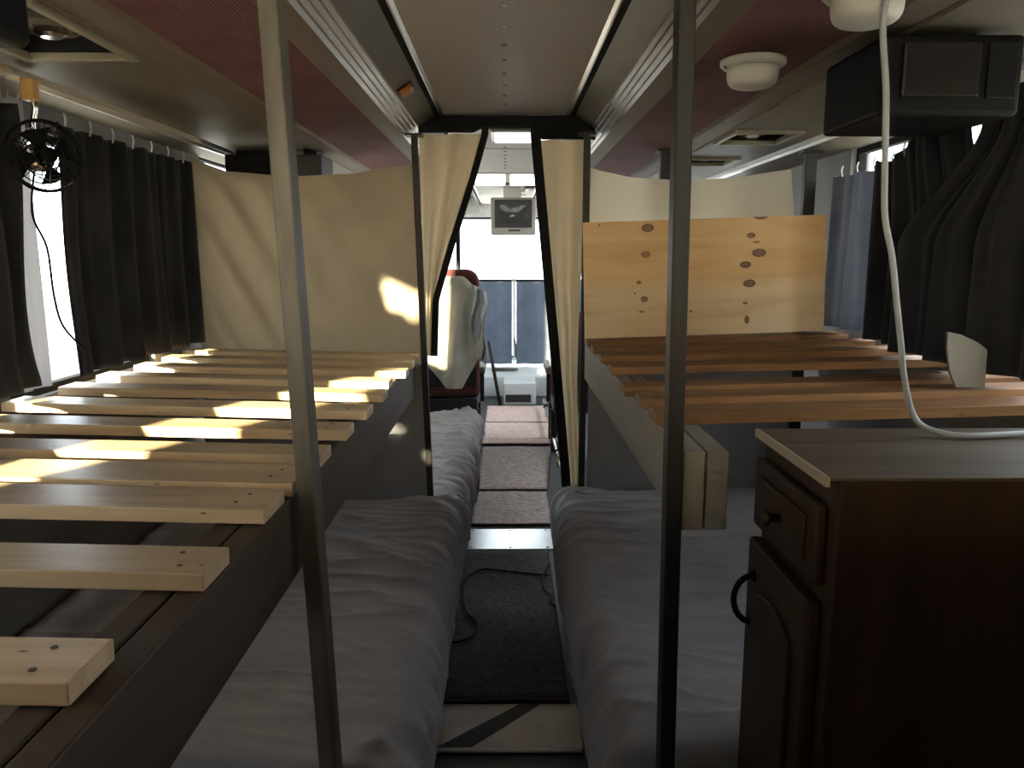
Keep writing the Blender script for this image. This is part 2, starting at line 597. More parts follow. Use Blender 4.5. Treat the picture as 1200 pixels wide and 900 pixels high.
# ------------------------------------------------------------------ setting: floor, walls, ceiling
struct(box(-60, 60, -60, 80, -1.16, -1.10).build('ground', 'ground'), 'pale concrete ground outside the vehicle')
struct(box(XL, XR, YB, YF, -0.06, 0.0).build('floor', 'floor'), 'dark rubber floor of the aisle')


def wtop(yb):
    return 1.798 if yb in (2.98,) else 1.728 if yb < 3.2 else 1.815


def wbot(x, yb):
    return 1.128 if (x > 0 and yb < 3.2) else 1.03


def side_wall(name, x0, x1, gaps, m):
    """wall with window gaps (ya, yb) in the band z 1.02..1.80"""
    mb = MB().box(x0, x1, YB, YF, -0.06, 1.03).box(x0, x1, YB, YF, 1.815, 2.06)
    y = YB
    for a, b in gaps:
        mb.box(x0, x1, y, a, 1.03, 1.815)
        if wtop(b) < 1.815:
            mb.box(x0, x1, a, b, wtop(b), 1.815)
        if wbot(x0, b) > 1.03:
            mb.box(x0, x1, a, b, 1.03, wbot(x0, b))
        y = b
    mb.box(x0, x1, y, YF, 1.03, 1.815)
    return struct(mb.build(name, m))


GL = [(-0.30, 1.70), (1.90, 2.70), (3.22, 4.10), (5.80, 7.65)]
GR = [(1.02, 1.98), (2.08, 2.98), (4.30, 5.30), (5.42, 7.65)]
side_wall('wall_left', XL - 0.07, XL, GL, 'wall')
side_wall('wall_right', XR, XR + 0.07, GR, 'wall')
wr = MB()
wr.box(XL - 0.07, XR + 0.07, YB - 0.06, YB, -0.06, 1.36).box(XL - 0.07, XR + 0.07, YB - 0.06, YB, 1.785, 2.06)
wr.box(XL - 0.07, -1.12, YB - 0.06, YB, 1.36, 1.785).box(1.16, XR + 0.07, YB - 0.06, YB, 1.36, 1.785)
struct(wr.build('wall_rear', 'wall'))
struct(box(XL, XR, -.42, -.36, 0, 1.385).build('wall_blocker', 'wall'), 'added low partition behind the viewer, shading the lower cabin')  # unseen blocker, added to keep the rear light off low things
wf = MB()
wf.box(XL - 0.07, XR + 0.07, YF, YF + 0.06, -0.06, 0.32).box(XL - 0.07, XR + 0.07, YF, YF + 0.06, 1.80, 2.06)
wf.box(XL - 0.07, XL + 0.04, YF, YF + 0.06, 0.32, 1.80).box(XR - 0.04, XR + 0.07, YF, YF + 0.06, 0.32, 1.80)
struct(wf.build('wall_front', 'wall_front'))

wn = 0


def window(x0, x1, y0, y1, z0, z1, label):
    global wn
    wn += 1
    w = thing('window_%d' % wn, None, None, ((x0 + x1) / 2, (y0 + y1) / 2, z0))
    struct(w, label)
    fr = MB()
    t = 0.022
    if x1 - x0 < y1 - y0:
        fr.box(x0, x1, y0, y0 + t, z0, z1).box(x0, x1, y1 - t, y1, z0, z1).box(x0, x1, y0 + t, y1 - t, z0, z0 + t).box(x0, x1, y0 + t, y1 - t, z1 - t, z1)
        xm = (x0 + x1) / 2
        pn = box(xm - .003, xm + .003, y0 + t, y1 - t, z0 + t, z1 - t)
    else:
        fr.box(x0, x0 + t, y0, y1, z0, z1).box(x1 - t, x1, y0, y1, z0, z1).box(x0 + t, x1 - t, y0, y1, z0, z0 + t).box(x0 + t, x1 - t, y0, y1, z1 - t, z1)
        ym = (y0 + y1) / 2
        pn = box(x0 + t, x1 - t, ym - .003, ym + .003, z0 + t, z1 - t)
    put(fr.build('window_frame', 'black_matt'), w)
    put(pn.build('pane', 'glass'), w)
    return w


for a, b in GL:
    window(XL - 0.05, XL - 0.02, a, b, 1.03, wtop(b), 'side window in the left wall')
for a, b in GR:
    window(XR + 0.02, XR + 0.05, a, b, wbot(1, b), wtop(b), 'side window in the right wall')
window(-1.12, 1.16, YB - .045, YB - .015, 1.36, 1.785, 'rear window behind the viewer')
window(XL + 0.04, XR - 0.04, YF + .015, YF + .045, 0.32, 1.80, 'bright windshield at the far end of the aisle')

# ceiling: one structure, its bands as parts, all extruded along the vehicle
ceil = struct(thing('ceiling', None, None, (0, 0, 1.934)), 'low panelled ceiling with overhead rack undersides on both sides')


def strip(name, poly, m, y0=YB, y1=YF, bevel=0.0):
    return put(MB().prism(poly, 'y', y0, y1).build(name, m, bevel=bevel), ceil)


strip('roof_panel', [(XL - .07, 2.06), (XR + .07, 2.06), (XR + .07, 2.10), (XL - .07, 2.10)], 'cove')
Y1 = 3.10
# perforated centre panels with seams
segs = [(YB, 1.2), (1.2, 3.08), (3.11, 4.0), (4.03, 5.15), (5.9, 6.9), (6.9, YF)]
for k, (a, b) in enumerate(segs):
    strip('centre_panel', [(-.238, 1.934), (.232, 1.934), (.232, 1.955), (-.238, 1.955)], 'perf' if b < 3.1 else 'wall_front', a, b - .006)
strip('centre_panel', [(-.238, 1.940), (.232, 1.940), (.232, 1.955), (-.238, 1.955)], 'black_matt', 4.0, 4.03)
strip('centre_panel', [(-.238, 1.940), (.232, 1.940), (.232, 1.955), (-.238, 1.955)], 'white', 5.15, 5.9)
yy = 1.62
while yy < 5.0:
    put(MB().lathe([(.006, 1.930), (.0085, 1.9345)], (-.004, yy, 0), 10).build('screw', 'alu_dull'), ceil)
    yy += 0.155
for sx in (-1, 1):
    def P(lst):
        return [(sx * x + (-.003 if sx < 0 else -.003), z) for x, z in lst]
    strip('ceiling_trim', P([(.236, 1.934), (.244, 1.928), (.250, 1.930), (.250, 1.945), (.236, 1.945)]), 'alu')
    strip('trim_channel', P([(.250, 1.936), (.268, 1.930), (.268, 1.950), (.250, 1.950)]), 'black_matt')
    strip('cove_panel', P([(.268, 1.932), (.335, 1.888), (.345, 1.90), (.275, 1.95)]), 'cove')
    # ribbed aluminium nosing of the overhead rack
    prof = []
    for k in range(9):
        t = k / 8
        x = lerp(.333, .378, t)
        z = lerp(1.889, 1.842, t) + (.0035 if k % 2 else -.002)
        prof.append((x, z))
    prof += [(.395, 1.87), (.35, 1.905)]
    strip('rack_nosing', P(prof), 'alu_dull')
    strip('rack_lip', P([(.378, 1.842), (.425, 1.822), (.43, 1.838), (.39, 1.858)]), 'tan')
    strip('rack_carpet', P([(.425, 1.822), (.665, 1.822), (.665, 1.838), (.43, 1.838)]), 'mauve')
    strip('rack_seam', P([(.665, 1.826), (.685, 1.818), (.69, 1.838), (.665, 1.838)]), 'tan')
    strip('rack_board', P([(.690, 1.824), (.765, 1.822), (.765, 1.838), (.690, 1.838)]), 'tan')
    strip('rack_bead', P([(.765, 1.821), (.772, 1.817), (.778, 1.821), (.778, 1.838), (.765, 1.838)]), 'tan')
    xw = 1.24 - .003 if sx < 0 else 1.303
    # outer board, with openings for the service units
    ops = [(1.36, 1.74)] if sx < 0 else [(2.70, 2.98), (3.42, 3.66)]
    y = YB
    for (a, b) in ops + [(YF, YF)]:
        strip('outer_board', P([(.778, 1.822), (1.10, 1.818), (1.10, 1.838), (.778, 1.838)]), 'olive', y, a)
        if b > a:
            strip('outer_board', P([(1.02, 1.819), (1.10, 1.818), (1.10, 1.838), (1.02, 1.838)]), 'olive', a, b)
        y = b
    # window rail
    strip('window_rail', P([(1.10, 1.818), (1.112, 1.806), (1.120, 1.808), (1.126, 1.798), (1.140, 1.800), (1.140, 1.838), (1.10, 1.838)]), 'alu')
    strip('window_header', P([(1.140, 1.812), (xw, 1.795), (xw, 1.838), (1.14, 1.838)]), 'olive')

# cross strip, hem of bulkhead between the two compartments
struct(box(-.33, .335, 3.128, 3.16, 1.893, 2.05).build('trim_1', 'black_matt'), 'black cross header above the curtained opening')


def service_unit(sx, a, b, label):
    x0, x1 = (.778, 1.02)
    c = thing('service_unit', label, 'air vent', (sx * .9, (a + b) / 2, 1.82))

    def Q(xa, xb):
        return (sx * xa - .003, sx * xb - .003) if sx > 0 else (sx * xb - .003, sx * xa - .003)
    t = .016
    fr = MB()
    u, v = Q(x0, x0 + t)
    fr.box(u, v, a, b, 1.808, 1.826)
    rw = MB().box(u, v, a, b, 1.827, 1.86)
    u, v = Q(x1 - t, x1)
    fr.box(u, v, a, b, 1.808, 1.826)
    rw.box(u, v, a, b, 1.827, 1.86)
    u, v = Q(x0 + t, x1 - t)
    fr.box(u, v, a, a + t, 1.808, 1.826).box(u, v, b - t, b, 1.808, 1.826)
    rw.box(u, v, a, a + t, 1.827, 1.86).box(u, v, b - t, b, 1.827, 1.86)
    put(rw.build('recess_wall', 'hole'), c)  # near-black walls put the recess shade into the colour
    put(fr.build('lip_frame', 'olive_lip', bevel=.003), c)
    put(box(u, v, a + t, b - t, 1.862, 1.87).build('recess_back', 'hole'), c)
    cx, cy = sx * .90, (a + b) / 2 + .07
    nzl = put(MB().lathe([(.062, 1.862), (.062, 1.846), (.050, 1.838), (.046, 1.846), (.02, 1.846)], (cx, cy, 0), 24).build('air_nozzle', 'olive', smooth=False), c)
    sub(MB().lathe([(.030, 1.846), (.030, 1.832), (.018, 1.826)], (cx, cy, 0), 20).build('nozzle_dial', 'chrome'), nzl)
    return c


service_unit(-1, 1.36, 1.74, 'recessed overhead vent unit above the small fan')
service_unit(1, 2.70, 2.98, 'recessed overhead vent unit in the right rack, nearer one by the lit rail')
service_unit(1, 3.42, 3.66, 'recessed overhead vent unit in the right rack beyond the cream sheet')

# ------------------------------------------------------------------ posts


def post(label, x_top, x_bot, y, z_top, wx, wy, m, z_bot=0.0):
    t = thing('metal_post', label, 'post', (x_bot, y, z_bot), 'floor to ceiling posts beside the bunks')
    mb = MB()
    h = wx / 2
    k = wy / 2
    vs = [(x_bot + sx_ * h, y + sy_ * k, z_bot) for sx_, sy_ in ((-1, -1), (1, -1), (1, 1), (-1, 1))] + \
         [(x_top + sx_ * h, y + sy_ * k, z_top) for sx_, sy_ in ((-1, -1), (1, -1), (1, 1), (-1, 1))]
    mb.add(vs, [(0, 3, 2, 1), (4, 5, 6, 7), (0, 1, 5, 4), (1, 2, 6, 5), (2, 3, 7, 6), (3, 0, 4, 7)])
    put(mb.build('tube', m, bevel=.003), t)
    put(box(x_top - h - .02, x_top + h + .02, y - k - .02, y + k + .02, z_top - .004, z_top + .004).build('ceiling_plate', m), t)
    return t


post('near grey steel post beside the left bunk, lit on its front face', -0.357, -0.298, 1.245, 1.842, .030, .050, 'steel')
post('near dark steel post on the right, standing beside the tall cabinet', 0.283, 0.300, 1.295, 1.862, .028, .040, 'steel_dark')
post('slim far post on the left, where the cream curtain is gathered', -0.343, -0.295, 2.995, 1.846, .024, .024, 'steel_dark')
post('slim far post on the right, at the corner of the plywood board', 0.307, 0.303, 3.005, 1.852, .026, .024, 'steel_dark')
for x, lab, y in ((1.165, 'short dark wall post beside the grey curtain', 3.03),):
    t = thing('wall_post', lab, 'post', (x, y, 0))
    put(box(x - .022, x + .022, y - .016, y + .016, 0, 1.795).build('tube', 'steel_dark', bevel=.003), t)
    put(box(x - .035, x + .035, y - .03, y + .03, 1.785, 1.797).build('ceiling_plate', 'steel_dark'), t)

# ------------------------------------------------------------------ bunks
SL = 0.0245


def bunk(side, label, ztop, slats, xin, xout, beam_y, beam_x, beam_z, mat_slat, mat_beam, seed):
    rnd = random.Random(seed)
    t = thing('bunk_frame', label, 'bunk bed', (side * (abs(xin[0]) + xout) / 2, (beam_y[0] + beam_y[1]) / 2, 0), 'slatted upper bunks')
    th = .023
    for k, (ya, yb) in enumerate(slats):
        xa = xin[k]
        xo = xout - rnd.uniform(0, .02)
        L = xo - xa
        mb = MB().box(0, L, 0, yb - ya, -th, 0)
        o = mb.build('slat', mat_slat(k), bevel=.002)
        o.location = (side * xa, ya, ztop + SL * (xa - .34)) if side > 0 else (-xa, yb, ztop + SL * (xa - .34))
        o.rotation_euler = (0, -math.atan(SL), 0) if side > 0 else (0, -math.atan(SL), math.pi)
        o.rotation_euler[2] += rnd.uniform(-.004, .004)
        put(o, t)
        # countersunk screws
        yc = (ya + yb) / 2
        for dy in (-.02, .02):
            if abs(dy) < (yb - ya) / 2 - .01:
                sc = MB().lathe([(.0034, 0.0), (.0034, .0008)], (0, 0, 0), 8).build('screw', 'screw_head')
                xs = xa + .045 + rnd.uniform(-.008, .008)
                sc.location = (side * xs, yc + dy, ztop + SL * (xs - .34) + .0002)
                sub(sc, o)
    for (xa, xb) in beam_x:
        x0, x1 = sorted((side * xa, side * xb))
        put(box(x0, x1, beam_y[0], beam_y[1], *beam_z).build('beam', mat_beam, bevel=.003), t)
    x0, x1 = sorted((side * (xout - .06), side * (xout - .022)))
    put(box(x0, x1, max(beam_y[0], .4) + (.06 if side > 0 else 0), beam_y[1], beam_z[0] + .01, beam_z[1] + .012).build('wall_beam', mat_beam, bevel=.003), t)
    return t


LS = [(.623, .704), (.859, .945), (1.090, 1.195), (1.223, 1.340), (1.405, 1.490), (1.611, 1.700), (1.825, 1.918), (2.054, 2.142), (2.262, 2.345), (2.470, 2.555), (2.672, 2.757), (2.868, 2.953)]
LX = [.384, .357, .357, .352, .348, .343, .337, .334, .350, .326, .330, .334]
bunk(-1, 'left upper bunk of pale pine slats crossed by streaks of sunlight', 1.03, LS, LX, 1.225, (.40, 2.96),
     [(.357, .394), (.397, .434)], (.862, 1.006), lambda k: 'pine', 'beam', 3)
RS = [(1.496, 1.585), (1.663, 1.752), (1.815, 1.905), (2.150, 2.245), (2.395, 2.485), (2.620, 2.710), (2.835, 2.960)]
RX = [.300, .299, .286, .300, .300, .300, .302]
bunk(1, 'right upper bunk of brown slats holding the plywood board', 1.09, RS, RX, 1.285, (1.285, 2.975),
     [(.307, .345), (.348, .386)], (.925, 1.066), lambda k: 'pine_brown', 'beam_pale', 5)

# plywood board leaning at the head of the right bunk
pb = MB().box(0, .905, 0, .018, 0, .432).build('plywood_board', 'plywood', bevel=.001)
pb.location = (.300, 2.895, 1.0905)
pb.rotation_euler = (math.radians(-1.2), -math.atan(.033), 0)
tag(pb, 'orange plywood board with dark knots standing on the right bunk', 'board')

# ------------------------------------------------------------------ mattresses under the bunks


def mattress(label, side, xw, xe, ya, yb, zt, zb, seed, amp=1.0):
    """fitted sheet over a mattress; xe = aisle edge, xw = wall edge, wrinkles fan out from the aisle edge"""
    R = .075
    prof = []
    n1, n2, n3 = 70, 14, 18
    sgn = 1 if xe > xw else -1
    for i in range(n1 + 1):
        t = i / n1
        prof.append((lerp(xw, xe - sgn * R, t), zt, 0, t))
    for i in range(1, n2 + 1):
        a = math.pi / 2 * i / n2
        prof.append((xe - sgn * R + sgn * R * math.sin(a), zt - R + R * math.cos(a), a / (math.pi / 2), 1))
    for i in range(1, n3 + 1):
        t = i / n3
        prof.append((xe - sgn * .015 * t, lerp(zt - R, zb, t), 1, 1))
    NV = 280
    vs = []
    for j in range(NV + 1):
        y = lerp(ya, yb, j / NV)
        e = min(y - ya, yb - y)
        er = .06
        drop = 0 if e > er else (er - math.sqrt(max(0, er * er - (er - e) ** 2)))
        for (x, z, s, t) in prof:
            d_edge = abs(x - xe)
            # wrinkles: long creases running across the bed, denser by the aisle edge
            w = math.exp(-d_edge / .16)
            q = nz(x * 2.2 + seed, y * 9 + x * sgn * 2.0, seed)
            ridge = (1 - abs(nz(x * 3.0 + 7 + seed, y * 13 + 1.3 * x, 4.2))) ** 7
            fine = (1 - abs(nz(x * 3.0 + z * 3 + 3, y * 20 + z * 2 + seed, 1.7))) ** 6
            diag = (1 - abs(nz(x * 1.5 + seed, y * 9 - abs(x - xe) * 7 + z * 2, 6.1))) ** 9
            broad = nz(x * 1.8, y * 2.2, seed + 9)
            h = amp * (.008 * broad + .008 * q + .022 * ridge * (.25 + w) + .008 * fine * (w + .06) + .016 * diag * (w + .15))
            nx, nzv = sgn * math.sin(s * math.pi / 2), math.cos(s * math.pi / 2)
            k = 1 - .85 * sstep(.5, 1, (zt - z) / max(.01, zt - zb)) * 0.6
            zz = z + h * nzv * k - (drop if z > zb + .02 else drop * .2)
            vs.append((x + h * nx * k, y, max(zz, zb)))
    n = len(prof)
    fs = [(j * n + i, j * n + i + 1, (j + 1) * n + i + 1, (j + 1) * n + i) for j in range(NV) for i in range(n - 1)]
    mb = MB().add(vs, fs)
    # closed underside, wall side and ends
    base = len(mb.v)
    ring0 = [0 * n + i for i in range(n)]
    ring1 = [NV * n + i for i in range(n)]
    mb.v += [(xw, ya, zb), (xw, yb, zb)]
    mb.f += [tuple(ring0 + [base]), tuple(reversed(ring1 + [base + 1]))]
    mb.f += [tuple([j * n for j in range(NV + 1)] + [base + 1, base])]
    mb.f += [tuple([j * n + n - 1 for j in range(NV, -1, -1)] + [base, base + 1])]
    t = thing('mattress', label, 'mattress', ((xw + xe) / 2, (ya + yb) / 2, 0), 'sheeted mattresses beside the aisle')
    put(mb.build('fitted_sheet', 'sheet', smooth=True), t)
    x0, x1 = sorted((xw, xe - sgn * .05))
    put(box(x0, x1, ya + .03, yb - .03, 0.0, zb - .002).build('bed_base', 'black_matt'), t)
    return t


mattress('crumpled white mattress under the left slatted bunk', -1, -1.20, -.185, 1.275, 2.88, .475, .10, 2.0)
mattress('crumpled white mattress under the right bunk, beside the cabinet', 1, 1.27, .205, 1.36, 2.985, .485, .10, 8.0)
mattress('daylit wrinkled mattress beyond the left curtain, in front of the draped seat', -1, -1.20, -.205, 3.14, 5.12, .36, .08, 5.0, 1.5)

# ------------------------------------------------------------------ dividing sheets and door curtains
topL = [(-1.215, 1.785), (-1.155, 1.750), (-1.08, 1.723), (-.835, 1.703), (-.587, 1.714), (-.372, 1.748), (-.33, 1.76)]


def sheetL(u, v):
    x = lerp(-1.215, -.335, u)
    zt = interp(topL, x)
    z = lerp(zt, .93, v)
    # diagonal folds falling from the wall corner, soft vertical folds elsewhere
    d = (x + 1.22) * 1.15 + (z - 1.78) * .62
    diag = math.exp(-((x + 1.22) / .38) ** 2) * .020 * math.sin(d * 34) * sstep(0, .12, v)
    vert = .010 * math.sin(x * 17 + 1.2 * nz(x * 2, z * 2)) * sstep(-.75, -.35, x)
    return (x, 3.062 + diag + vert + .012 * nz(x * 2.5, z * 2.0, 3), z)


tag(cloth('privacy_sheet', sheetL, 90, 70, 'cream_heavy', thick=0), 'large cream sheet hung across behind the left bunk, sunlit near its edge', 'sheet', 'cream dividing cloths')
topR = [(.325, 1.735), (.362, 1.724), (.485, 1.700), (.683, 1.689), (.881, 1.699), (1.103, 1.731)]


def sheetR(u, v):
    zt_x = lerp(.325, 1.103, u)
    zt = interp(topR, zt_x)
    z = lerp(zt, .99, v)
    x = lerp(.325, 1.103 + .10 * v, u)
    return (x, 3.062 + .008 * math.sin(x * 19 + z * 2.2) + .012 * nz(x * 2.2, z * 1.5, 8), z)


tag(cloth('privacy_sheet', sheetR, 70, 60, 'cream_thin', thick=0), 'cream sheet hung behind the plywood board on the right', 'sheet', 'cream dividing cloths')




def lower_cloth(label, x0, x1, zt, seed):
    def fn(u, v):
        x = lerp(x0, x1, u)
        z = lerp(zt, .40, v)
        return (x, 3.028 + .010 * math.sin(x * 13 + seed) * (.4 + v) + .008 * nz(x * 3, z * 3, seed), z)
    tag(cloth('lower_cloth', fn, 60, 30, 'greysheet'), label, 'cloth', 'grey cloths closing the space below the bunks')


lower_cloth('grey cloth hanging below the left bunk, behind the mattress', -1.21, -.322, .975, 1.0)
lower_cloth('grey cloth hanging below the right bunk, behind the mattress', .330, 1.18, 1.04, 4.0)


def lc_edges(z):
    xr = interp([(1.00, -.300), (1.20, -.292), (1.23, -.289), (1.45, -.222), (1.70, -.138), (1.87, -.088)], z)
    xl = interp([(1.00, -.325), (1.23, -.328), (1.5, -.333), (1.87, -.338)], z)
    return xl, xr


def leftcurtain(u, v):
    z = lerp(1.866, 1.00, v)
    xl, xr = lc_edges(z)
    x = lerp(xl, xr, u)
    am = .016 * (1 - .6 * v)
    return (x, 3.10 + am * math.sin(u * 15 + .6) + .006 * nz(u * 3, z * 4), z + .004 * math.sin(u * 15) * (1 - v))


dc = thing('door_curtain', 'cream curtain drawn aside on the left of the aisle opening', 'curtain', (-.31, 3.10, 1.0), 'cream dividing cloths')
put(cloth('panel', leftcurtain, 50, 50, 'cream', thick=0), dc)


def lhem(u, v):
    z = lerp(1.905, 1.00, v)
    xl, xr = lc_edges(min(z, 1.87))
    return (xr + lerp(-.004, .022, u), 3.088 + .004 * math.sin(u * 3) + .004 * nz(1, z * 5), z)


put(cloth('hem', lhem, 4, 40, 'blackhem', thick=.006), dc)


def rc_edges(z):
    xl = interp([(.42, .268), (.50, .262), (1.25, .190), (1.84, .132), (1.9, .128)], z)
    xr = interp([(.42, .306), (.50, .306), (.9, .290), (1.25, .296), (1.84, .330)], z)
    return xl, xr


def rightcurtain(u, v):
    z = lerp(1.846, .45, v)
    xl, xr = rc_edges(z)
    x = lerp(xl, xr, u)
    return (x, 3.10 + .014 * math.sin(u * 11 + 1.0 + .4 * nz(0, z * 2)) + .006 * nz(u * 3, z * 3, 5), z)


dc = thing('door_curtain', 'cream curtain drawn aside on the right of the aisle opening', 'curtain', (.29, 3.10, .45), 'cream dividing cloths')
put(cloth('panel', rightcurtain, 40, 60, 'cream', thick=0), dc)


def rhem(u, v):
    z = lerp(1.905, .45, v)
    xl, xr = rc_edges(z)
    return (xl + lerp(-.034, .004, u), 3.088 + .004 * math.sin(u * 3) + .005 * nz(3, z * 4), z)


put(cloth('hem', rhem, 4, 60, 'blackhem', thick=.006), dc)
# black valance hanging from the header
tag(cloth('black_valance', lambda u, v: (lerp(-.335, .345, u), 3.066 + .005 * math.sin(u * 21),
          lerp(1.93, 1.888 - .022 * sstep(.38, .30, u) - .046 * sstep(.62, .70, u), v)), 50, 8, 'blackhem', thick=.005),
    'black valance across the top of the aisle opening', 'valance')

# ------------------------------------------------------------------ side curtains


def side_curtain(label, sx, x, y0, y1, ztop, zbot, folds, m, e0=None, e1=None, top=None, bot=None, amp=.022, nu=90, nv=40, grp='blackout curtains along the windows', seed=0.0):
    def fn(u, v):
        yt = lerp(y0, y1, u)
        zt = ztop - (top(yt) if top else 0) - .010 * abs(math.sin(u * folds * .5))
        zb = zbot + (bot(yt) if bot else 0)
        z = lerp(zt, zb, v)
        a = y0 + (e0(z) if e0 else 0)
        b = y1 + (e1(z) if e1 else 0)
        y = lerp(a, b, u)
        f = amp * (.55 + .45 * v) * math.sin(u * folds + 1.3 * nz(u * 3 + seed, z * 1.2)) + .35 * amp * math.sin(u * folds * 2.3 + 2)
        return (x - sx * abs(f) * .0 + f, y, z)
    c = thing('window_curtain', label, 'curtain', (x, (y0 + y1) / 2, zbot), grp)
    put(cloth('panel', fn, nu, nv, m, thick=0 if m in ('sheer', 'greycloth') else .003), c)
    nh = max(3, int((y1 - y0) / .12))
    for k in range(nh):
        u = (k + .5) / nh
        y = lerp(y0, y1, u)
        z = ztop - (top(y) if top else 0)
        put(MB().tube([(x, y, z - .012), (x - sx * .006, y, z + .012), (x, y + .003, min(z + .03, 1.80))], .003, 6).build('hook', 'white'), c)
    return c


def bumpf(a, b, z):
    """1 in the middle of a..b, falling to 0 at the ends"""
    if z <= a or z >= b:
        return 0.0
    return math.sin(math.pi * (z - a) / (b - a)) ** .6


XC = XL + .065
side_curtain('pale sheer curtain glowing on the left window beside the viewer', -1, XC, -.36, .47, 1.75, 1.02, 30, 'sheer',
             e1=lambda z: -.20 * bumpf(1.16, 1.50, z), grp='sheer curtains on the left windows', amp=.018)
side_curtain('black curtain at the left edge, just before the bright gap', -1, XC, .50, 1.935, 1.76, 1.075, 44, 'blackcloth',
             e0=lambda z: .28 * bumpf(1.16, 1.50, z), e1=lambda z: .01 * math.sin(z * 9) - .03 * bumpf(1.1, 1.7, z),
             top=lambda y: .20 * sstep(1.15, 1.24, y) * (1 - sstep(1.46, 1.54, y)), seed=3.1)
side_curtain('long black curtain beside the cream sheet on the left wall', -1, XC, 2.075, 2.96, 1.745, 1.075, 34, 'blackcloth',
             e0=lambda z: .012 * math.sin(z * 8), seed=7.7)
# sheer strip showing in the bright gap
side_curtain('narrow bluish sheer curtain in the bright gap behind the fan', -1, XL + .022, 1.91, 2.035, 1.79, 1.06, 9, 'sheer', amp=.008, nu=24,
             grp='sheer curtains on the left windows', seed=2.2)
XD = XR - .075
rs = thing('window_curtain', 'sunlit sheer curtain over the rear window behind the viewer', 'curtain', (0, YB + .05, 1.33), 'sheer curtains on the rear window')
put(cloth('panel', lambda u, v: (lerp(-1.16, 1.20, u), YB + .045 + .014 * math.sin(u * 70), lerp(1.80, 1.33, v)), 160, 16, 'sheer_rear', thick=0), rs)
side_curtain('grey blue curtain hanging behind the right end of the plywood board', 1, XD + .030, 2.495, 3.005, 1.700, 1.135, 19, 'greycloth', amp=.026,
             seed=5.5)
side_curtain('black curtain on the right wall behind the white cord', 1, XD - .045, 1.90, 2.53, 1.775, 1.135, 26, 'blackcloth',
             e0=lambda z: .02 + .11 * sstep(1.48, 1.74, z), top=lambda y: .075 * sstep(2.2, 2.35, y), seed=9.1)
side_curtain('nearest black curtain on the right wall above the cream cardboard', 1, XD - .120, 1.60, 1.945, 1.775, 1.135, 18, 'blackcloth',
             e1=lambda z: .20 - .33 * sstep(1.42, 1.70, z), amp=.024, seed=4.3)

# ------------------------------------------------------------------ tall cabinet on the right
cb = thing('cabinet', 'tall dark wooden cabinet with a pale worn top and raised panel doors', 'cabinet', (.86, 1.17, 0))
CX, CY0, CY1, CZ = .446, 1.012, 1.320, 1.100
put(box(CX + .012, 1.285, CY0 + .001, CY1 - .006, .06, CZ - .005).build('body', 'cabinet', bevel=.003), cb)
put(box(CX + .04, 1.28, CY0 + .03, CY1 - .02, 0, .06).build('plinth', 'cabinet'), cb)
put(box(CX, 1.288, CY0, CY1, CZ - .005, CZ).build('top', 'cabinet_top', bevel=.0015), cb)
put(box(CX - .007, CX - .0005, CY0 + .003, CY1, CZ - .014, CZ + .0005).build('top_edging', 'cabinet_edge', bevel=.001), cb)
dr = put(box(CX - .006, CX + .012, CY0 + .028, CY1 - .010, .930, 1.052).build('drawer', 'cabinet', bevel=.006, seg=3), cb)
o = MB().box(CX - .012, CX - .004, CY0 + .06, CY1 - .04, .955, 1.028).build('drawer_panel', 'cabinet', bevel=.005)
sub(o, dr)
pk = MB().lathe([(.006, 0), (.006, .012), (.014, .020), (.012, .028), (.003, .031)], (0, 0, 0), 14, 'x').build('drawer_knob', 'cabinet', smooth=True)
pk.location = (CX - .012, (CY0 + CY1) / 2, .99)
pk.rotation_euler = (0, 0, math.pi)
sub(pk, dr)
dd = box(CX - .010, CX + .012, CY0 + .028, CY1 - .006, .09, .905).build('door', 'cabinet', bevel=.006, seg=3)
put(dd, cb)
# raised panel with arched head
poly = []
ya, yb2 = CY0 + .075, CY1 - .055
for k in range(13):
    a = math.pi * k / 12
    poly.append(((ya + yb2) / 2 + math.cos(a) * (yb2 - ya) / 2, .79 + math.sin(a) * .05))
poly += [(ya, .14), (yb2, .14)]
sub(MB().prism(poly, 'x', CX - .017, CX - .008).build('door_panel', 'cabinet', bevel=.004), dd)
pts = []
for k in range(13):
    a = math.pi * k / 12
    pts.append((CX - .011 - .034 * math.sin(a), 1.272 + .004 * math.cos(a), .845 - .042 + .042 * math.cos(a) * 1.0))
hd = sub(MB().tube(pts, .0055, 8).build('door_handle', 'black', smooth=True), dd)
sub(MB().lathe([(.011, -.004), (.011, .0)], (CX - .011, 1.273, .846), 12, 'x').build('handle_rose', 'black'), dd)
sub(MB().lathe([(.011, -.004), (.011, .0)], (CX - .011, 1.269, .760), 12, 'x').build('handle_rose', 'black'), dd)

# ------------------------------------------------------------------ ceiling lamps, cord, hanging television


def dome_lamp(label, x, y):
    t = thing('dome_lamp', label, 'ceiling lamp', (x, y, 1.82), 'round lamps under the right rack')
    put(MB().lathe([(.070, 1.8215), (.070, 1.812), (.064, 1.806), (.055, 1.804)], (x, y, 0), 32).build('flange', 'white', smooth=True), t)
    put(MB().lathe([(.055, 1.806), (.0548, 1.792), (.054, 1.783), (.052, 1.776), (.049, 1.771), (.044, 1.767), (.036, 1.764), (.024, 1.762), (.006, 1.761)], (x, y, 0), 48).build('lens_cap', 'white', smooth=True), t)
    put(MB().lathe([(.004, 1.812), (.004, 1.80)], (x - .062, y - .01, 0), 8).build('screw', 'chrome'), t)
    return t


